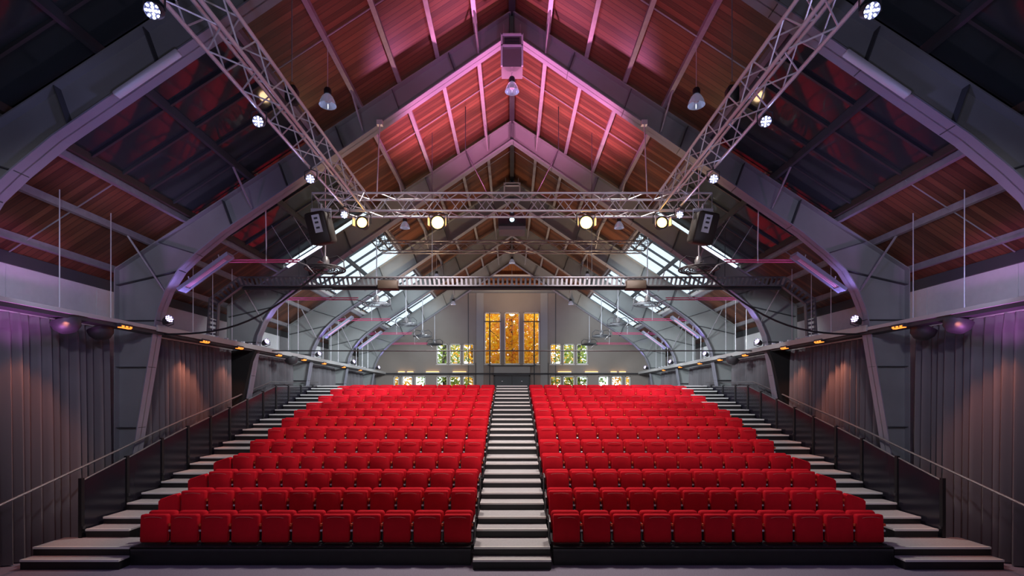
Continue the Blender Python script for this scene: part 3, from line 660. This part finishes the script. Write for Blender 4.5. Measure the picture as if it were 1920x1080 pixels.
# ------------------------------------------------------------------ service beams
for sx in (-1, 1):
    r = thing('service_beam', f'pale lighting beam along the {SIDE[sx]} side at curtain top', 'beam')
    MB().bb(sx*7.56, sx*7.70, 5.0, 30.6, 4.27, 4.34).obj('beam', M['whitebar'], r)
    MB().bb(sx*7.54, sx*7.57, 10.9, 30.6, 4.25, 4.38).obj('edge_channel', M['whitebar'], r)
    MB().bb(sx*7.60, sx*7.9, 5.0, 30.6, 4.20, 4.27).obj('cable_channel', M['dark'], r)
    for j in range(14):
        y = 12.4+j*.42 if j < 8 else 20+j*.5
        MB().bb(sx*7.6, sx*7.68, y, y+.07, 4.34, 4.43).obj('socket_box', M['batten'], r)
    for j, y in enumerate((10.0, 12.6, 14.2, 16.6, 18.6, 20.6, 23.0, 25.5)):
        q = thing('orange_lamp', f'small orange lamp cluster under the {SIDE[sx]} service beam, {ORD[j]} from the stage', 'lamp', (sx*7.57, y, 4.23), 0, 'orange lamps under the service beams')
        MB().bb(-.05, .05, -.16, .16, -.03, .04).obj('housing', M['dark'], q)
        for k_ in (-1, 0, 1): MB().bb(-.035 if sx > 0 else -.03, .03 if sx > 0 else .035, k_*.1-.035, k_*.1+.035, -.045, -.03).bb(-sx*.05, -sx*.058, k_*.1-.03, k_*.1+.03, -.03, 0).obj('bulb', M['orange_led'], q)
    hs = (6.3, 8.6, 9.7, 12.2, 13.0, 13.9, 16.6, 17.4, 18.2, 20.6, 21.5, 22.4, 25, 26, 27)
    for j, y in enumerate(hs):
        tag(MB().tube([(sx*7.6, y, 4.34), (sx*7.6, y, zr(7.6)-.0)], .009, 5).obj('hanger_rod', M['alu']), f'thin steel hanger of the {SIDE[sx]} service beam, {ORD[j] if j < 13 else ("fourteenth", "fifteenth")[j-13]} from the stage', 'rod', 'service beam hangers')
    # loudspeakers slung under the beam
    for j, (y, x) in enumerate(((8.9, 7.75), (9.9, 7.95), (17.3, 7.45))):
        q = thing('loudspeaker', f'squat dark loudspeaker slung under the {SIDE[sx]} service beam, {("nearest the stage", "second from the stage", "in the third bay")[j]}', 'loudspeaker', (sx*x, y, 4.12), 0, 'speakers under the service beams')
        MB().lathe([(0, -.15), (.12, -.15), (.2, -.06), (.22, .04), (.1, .1), (0, .1)], 14, Matrix.Rotation(sx*.3, 4, 'Y')).obj('cabinet', M['dark'], q)
        MB().tube([(0, 0, .08), (-sx*.05, 0, .13)], .02).obj('bracket', M['black'], q)
    cb = [(sx*(7.6-3.2*t), 11.2+.9*t, 4.22+1.72*t-.55*math.sin(PI*t)*.9) for t in [i/14 for i in range(15)]]
    tag(MB().tube(cb, .022, 6).obj('slack_cable', M['black']), f'slack black cable from the {SIDE[sx]} service beam up to the fan', 'cable', 'slack cables')
tag(MB().tube([(-7.6, 16.1, 4.31), (7.6, 16.1, 4.31)], .022).obj('tension_rod', M['dark']), 'thin dark rod spanning the whole hall in front of the windows', 'rod')
# ------------------------------------------------------------------ cable tray across
r = thing('cable_tray', 'ladder cable tray spanning the hall and bending down at both ends', 'cable tray')
path = [(-7.98, 4.34), (-7.92, 5.42), (-7.15, 5.98), (7.15, 5.98), (7.92, 5.42), (7.98, 4.34)]
inn = [(-7.74, 4.34), (-7.69, 5.30), (-7.07, 5.76), (7.07, 5.76), (7.69, 5.30), (7.74, 4.34)]
MB().ribbon(path, .03, 13.40, 13.50).obj('side_rail', M['traybright'], r); MB().ribbon(inn, .03, 13.40, 13.50).obj('side_rail', M['traybright'], r)
ru = MB()
for k_ in range(5):
    a, b, c, d_ = (Vector(q) for q in (path[k_], path[k_+1], inn[k_], inn[k_+1])); n = max(2, int((b-a).length/.12))
    for i in range(n):
        t0 = (i+.25)/n; t1 = (i+.7)/n; ru.slab([tuple(a+(b-a)*t0), tuple(a+(b-a)*t1), tuple(c+(d_-c)*t1), tuple(c+(d_-c)*t0)], 13.43, 13.45)
tag(ru.obj('rungs', M['traybright'], r), 'close rungs of the tray', kind='stuff')
MB().tube([(-7.1, 13.52, 5.72), (7.1, 13.52, 5.72)], .045).obj('duct_pipe', M['dark'], r)
for x in (-5.6, -2.1, 2.1, 5.6): MB().tube([(x, 13.47, 6.0), (x, 13.47, zt(x)+.05)], .008, 5).obj('hanger', M['dark'], r)
for sx in (-1, 1):
    q = thing('ceiling_projector', f'brown boxy unit hanging from the cable tray on the {SIDE[sx]}', 'box', (sx*3.24, 13.45, 5.78), 0, 'brown tray boxes')
    MB().rbox((0, 0, -.0), (.52, .3, .22), .02).obj('body', M['brownbox'], q); MB().bb(-.2, .2, -.02, .02, .1, .17).obj('bracket', M['dark'], q)
# ------------------------------------------------------------------ pipes coloured as if lit pink, heaters, battens
for sx in (-1, 1):
    for j, y in enumerate((11.35, 15.7, 19.9, 24.2, 28.7)):
        x1 = 4.75; x0 = 6.45 if j == 0 else 7.2
        q = thing('pink_lit_pipe_pair', f'pair of pink-lit pipes crossing near the {SIDE[sx]} knee of the {("second", "third", "fourth", "fifth", "last")[j]} portal frame', 'pipe', (0, y, 5.87), 0, 'pink-lit pipe pairs')
        for k_, dz in enumerate((-.03, .05)):
            MB().tube([(sx*(x0+.1*k_), k_*.12, dz), (sx*x1, k_*.12, dz)], .017).obj('pipe', M['pink_lit_pipe'], q)
        MB().tube([(sx*5.45, 0, -.05), (sx*5.47, .05, .35), (sx*5.5, .05, zt(5.5)-5.87+.05)], .014).obj('hanger', M['alu'], q)
        MB().tube([(sx*x1, 0, -.03), (sx*(x1-.2), 0, -.1), (sx*(x1-.35), .05, -.28), (sx*(x1-.2), .05, -.36)], .016).obj('pipe_bend', M['tray'], q)
    for j, y in enumerate((11.2, 19.6, 23.9)):
        q = thing('radiant_heater', f'slanting radiant heater below the {SIDE[sx]} knee of the {("second", "fourth", "fifth")[j]} portal frame', 'heater', (sx*6.55, y-.25, 5.50), 0, 'slanting radiant heaters')
        L = 1.3; rot = Matrix.Rotation(sx*.625, 3, 'Y')
        b = MB(); b.box((0, 0, .03), (L, .26, .03), rot)
        for a in (-.12, .12): b.box((0, a, 0), (L, .03, .07), rot)
        for a in (-1, 1): b.box(rot @ Vector((a*(L/2-.07), 0, 0)), (.14, .24, .05), rot)
        b.obj('casing', M['heater'], q)
        for a in (-.055, 0, .055): MB().tube([rot @ Vector((-L/2+.13, a, -.005)), rot @ Vector((L/2-.13, a, -.005))], .014).obj('tube', M['heater_tube'], q)
        for a in (-.4, .4): MB().tube([rot @ Vector((a, 0, .04)), rot @ Vector((a, .15, .24))], .012).obj('bracket', M['alu'], q)
    q = thing('batten_light', f'unlit white batten lamp under the front portal frame on the {SIDE[sx]}', 'lamp', (sx*4.83, 6.78, 7.12), 0, 'unlit batten lamps')
    rot = Matrix.Rotation(sx*.60, 3, 'Y')
    MB().rbox((0, 0, 0), (1.02, .10, .07), .02, 2, rot).obj('diffuser', M['batten'], q); MB().box(rot @ Vector((0, .02, .05)), (.9, .05, .04), rot).obj('base', M['dark'], q)
    for a in (-.3, .3): MB().tube([rot @ Vector((a, .05, .05)), rot @ Vector((a, .2, .16))], .012).obj('bracket', M['dark'], q)
    q = thing('batten_light', f'bright slim batten lamp slanting behind the {SIDE[sx]} hanging loudspeaker', 'lamp', (sx*5.35, 13.2, 6.48), 0, 'lit batten lamps')
    rot = Matrix.Rotation(sx*.56, 3, 'Y')
    MB().rbox((0, 0, 0), (1.05, .08, .05), .02, 2, rot).obj('diffuser', mat('lit_batten', (.8, .85, 1), .5, emit=(.7, .78, 1), es=1.6), q)
    MB().box(rot @ Vector((0, 0, .04)), (1.0, .06, .03), rot).obj('base', M['dark'], q)
    for a in (-.3, .3): MB().tube([rot @ Vector((a, 0, .05)), rot @ Vector((a, 0, 1.15))], .008, 5).obj('hanger', M['alu'], q)
    # hanging loudspeakers at the truss ends
    q = thing('hanging_loudspeaker', f'dark loudspeaker with pale rear plate hanging from the {SIDE[sx]} truss end', 'loudspeaker', (sx*3.86, 10.35, 6.25), 0, 'hanging loudspeakers')
    rot = Matrix.Rotation(math.radians(14), 3, 'X') @ Matrix.Rotation(sx*.18, 3, 'Y')
    MB().rbox((0, 0, 0), (.42, .40, .62), .06, 2, rot).obj('cabinet', M['cabinet'], q)
    p = MB().box(rot @ Vector((-sx*.02, -.205, .08)), (.15, .02, .34), rot).obj('rear_plate', M['batten'], q)
    for a in (-.08, .02, .1): MB().box(rot @ Vector((-sx*.02, -.22, .08+a)), (.07, .015, .035), rot).obj('socket', M['dark'], p)
    MB().tube([(-.2, 0, .2), (-.2, 0, .4), (.2, 0, .4), (.2, 0, .2)], .014).tube([(0, 0, .4), (0, 0, .5)], .02).obj('yoke', M['alu'], q)
# ------------------------------------------------------------------ fans
def make_fan():
    r = thing('ceiling_fan', '', 'fan', (0, 0, 0), 0, 'ring-guard ceiling fans')
    for k_, rr in enumerate((.46, .40, .34, .28, .22, .15)):
        pts = [(rr*math.cos(a), rr*math.sin(a), -.35-.015*(k_ % 2)) for a in [2*PI*i/28 for i in range(28)]]
        MB().tube(pts, .013 if k_ else .022, 5, closed=True).obj('guard_ring', M['dark'], r)
    for i in range(6):
        a = 2*PI*i/6; MB().tube([(.08*math.cos(a), .08*math.sin(a), -.30), (.46*math.cos(a), .46*math.sin(a), -.35)], .009, 5).obj('spoke', M['dark'], r)
    MB().lathe([(0, -.05), (.07, -.06), (.10, -.14), (.09, -.28), (.05, -.34), (0, -.34)], 14).obj('motor', M['tray'], r)
    for i in range(3):
        a = 2*PI*i/3+.4; MB().box((.2*math.cos(a), .2*math.sin(a), -.25), (.28, .09, .012), Matrix.Rotation(a, 3, 'Z') @ Matrix.Rotation(.3, 3, 'X')).obj('blade', M['tray'], r)
    for s_ in (-1, 1): MB().tube([(s_*.05, 0, -.1), (s_*.3, 0, -.04), (s_*.44, 0, -.16), (s_*.46, 0, -.34)], .016).obj('bracket_arm', M['dark'], r)
    MB().tube([(0, 0, -.06), (0, 0, 2.45)], .018).obj('down_rod', M['alu'], r)
    return r
fan = make_fan()
for k_, (sx, j) in enumerate([(s_, j_) for j_ in range(5) for s_ in (-1, 1)]):
    y = (12.25, 16.9, 21.6, 25.6, 29.6)[j]; o = fan if k_ == 0 else dup(fan)
    o.location = (sx*4.47, y, 6.26); o['label'] = f'dark ceiling fan with a flat ring guard on the {SIDE[sx]}, {ORD[j]} from the stage'
# ------------------------------------------------------------------ pendant bell lamps
def pendant(loc, topz, label, sc=1):
    r = thing('pendant_lamp', label, 'lamp', loc, 0, 'bell pendant lamps')
    MB().lathe([(0, .15), (.05, .15), (.065, .12), (.065, .05), (.04, .03)], 14).obj('socket', M['black'], r)
    MB().lathe([(.045, .05), (.09, .0), (.13, -.08), (.15, -.15), (.145, -.15), (.12, -.07), (.08, .0), (.04, .04)], 18).obj('shade', M['glasslamp'], r)
    MB().lathe([(0, -.10), (.05, -.08), (.05, -.02), (.02, .04)], 10).obj('bulb', M['batten'], r)
    MB().tube([(0, 0, .15), (0, 0, topz-loc[2])], .006, 5).obj('cord', M['alu'], r)
for sx in (-1, 1):
    for j, y in enumerate((9.0, 15.5, 22.0, 28.2)):
        pendant((sx*3.24, y, 8.12), zt(3.24)+.02, f'bell-shaped pendant lamp on the {SIDE[sx]} roof slope, {ORD[j]} from the stage')
pendant((0, 10.7, 9.38), 9.62, 'bell-shaped pendant lamp under the apex ventilator box')
pendant((0, 24.6, 9.45), zt(0)-.03, 'small bell pendant on the ridge before the gable cladding')
pendant((0, 27.3, 8.9), zt(0)-.03, 'farthest small bell pendant hanging from the ridge line')
def vent(loc, w_, h_, label, topz):
    r = thing('ventilator_box', label, 'ventilator', loc, 0, 'ridge ventilators')
    MB().box((0, 0, 0), (w_, .4, h_)).obj('body', M['tray'], r)
    b = MB(); t_ = w_*.06
    b.bb(-w_/2-.01, -w_/2+t_, -.24, -.2, -h_/2, h_/2).bb(w_/2-t_, w_/2+.01, -.24, -.2, -h_/2, h_/2).bb(-w_/2, w_/2, -.24, -.2, h_/2-t_, h_/2).bb(-w_/2, w_/2, -.24, -.2, h_*.12, h_*.12+t_)
    b.obj('front_frame', M['batten'], r)
    for i in range(3): MB().bb(-w_*.36, w_*.36, -.23, -.2, h_*(.2+.08*i), h_*(.2+.08*i)+.02).obj('louvre', M['dark'], r)
    for s_ in (-1, 1): MB().bb(s_*w_*.4-.01, s_*w_*.4+.01, -.01, .01, h_/2, topz-loc[2]).obj('hanger', M['purlin'], r)
vent((0, 10.7, 9.95), .44, .66, 'grey ventilator box right under the front roof apex', zl(0)+.02)
vent((0, 19.3, 10.68), .6, .34, 'small ventilator box at the fourth frame apex, above the cross truss', zt(0)+.02)
pj = thing('ridge_projector', 'projector with a cyan glowing lens hanging below the ridge', 'projector', (0, 13.2, 7.32))
MB().rbox((0, 0, 0), (.7, .5, .30), .04).obj('body', M['dark'], pj); MB().bb(-.33, .33, -.27, .25, -.24, -.15).obj('base_tray', M['tray'], pj)
MB().lathe([(0, .02), (.04, .015), (.055, 0)], 14, Matrix.Translation((0, -.25, .02)) @ Matrix.Rotation(PI/2, 4, 'X')).obj('lens', M['cyan'], pj)
MB().lathe([(0, .02), (.03, .015), (.035, 0)], 14, Matrix.Translation((0, -.25, .22)) @ Matrix.Rotation(PI/2, 4, 'X')).obj('status_lamp', M['glasslamp'], pj)
MB().bb(-.05, .05, -.25, -.15, .14, .27).obj('lamp_mount', M['dark'], pj)
for s_ in (-1, 1): MB().tube([(s_*.3, 0, .12), (s_*1.2, 0, 1.9), (s_*1.2, 0, zt(1.2)-7.32)], .012).obj('hanger', M['dark'], pj)
# ------------------------------------------------------------------ outside
o = MB().bb(-40, 40, YB+.5, 90, -.3, 0).obj('ground', M['soil']); tag(o, 'garden ground beyond the gable windows', 'ground', kind='structure')
def tree(x, y, h, rad, m, label, n):
    r = thing('autumn_tree' if m == 'leaf_gold' else 'green_tree', label, 'tree', (x, y, 0), 0, 'trees behind the gable')
    MB().tube([(0, 0, 0), (.1, 0, h*.3), (-.1, .1, h*.6), (0, 0, h*.9)], .16, 8).obj('trunk', M['bark'], r)
    for i in range(7):
        a = random.uniform(0, 2*PI); z = h*random.uniform(.3, .8)
        MB().tube([(0, 0, z), (math.cos(a)*rad*.4, math.sin(a)*rad*.4, z+.5), (math.cos(a)*rad*.8, math.sin(a)*rad*.8, z+1.2)], .035, 5).obj('branch', M['bark'], r)
    vs = []; fs = []
    for i in range(n):
        while True:
            p = Vector((random.uniform(-1, 1), random.uniform(-1, 1), random.uniform(-1, 1)))
            if p.length < 1: break
        c = Vector((p.x*rad, p.y*rad, h*.55+p.z*h*.5)); s_ = random.uniform(.07, .15)
        u = Vector((random.gauss(0, 1), random.gauss(0, 1), random.gauss(0, 1))).normalized(); v = u.cross(Vector((random.gauss(0, 1), random.gauss(0, 1), random.gauss(0, 1)))).normalized()
        k0 = len(vs); vs += [c-u*s_, c+v*s_*.6, c+u*s_, c-v*s_*.6]; fs.append((k0, k0+1, k0+2, k0+3))
    tag(MB().add(vs, fs).obj('foliage', M[m], r), 'loose leaves of the crown', kind='stuff')
tree(0, 34.6, 11.5, 2.3, 'leaf_gold', 'golden autumn tree directly behind the tall windows', 15000)
for sx in (-1, 1):
    tree(sx*3.0, 40.0, 11, 2.6, 'leaf_gold', f'golden tree farther back behind the tall windows, to the {SIDE[sx]}', 7000)
    tree(sx*4.6, 35.2, 7.6, 1.9, 'leaf_green', f'green tree seen through the {SIDE[sx]} squarish windows', 3200)
    tree(sx*8.4, 35, 6.0, 1.7, 'leaf_gold', f'low golden tree behind the outer low windows on the {SIDE[sx]}', 3000)
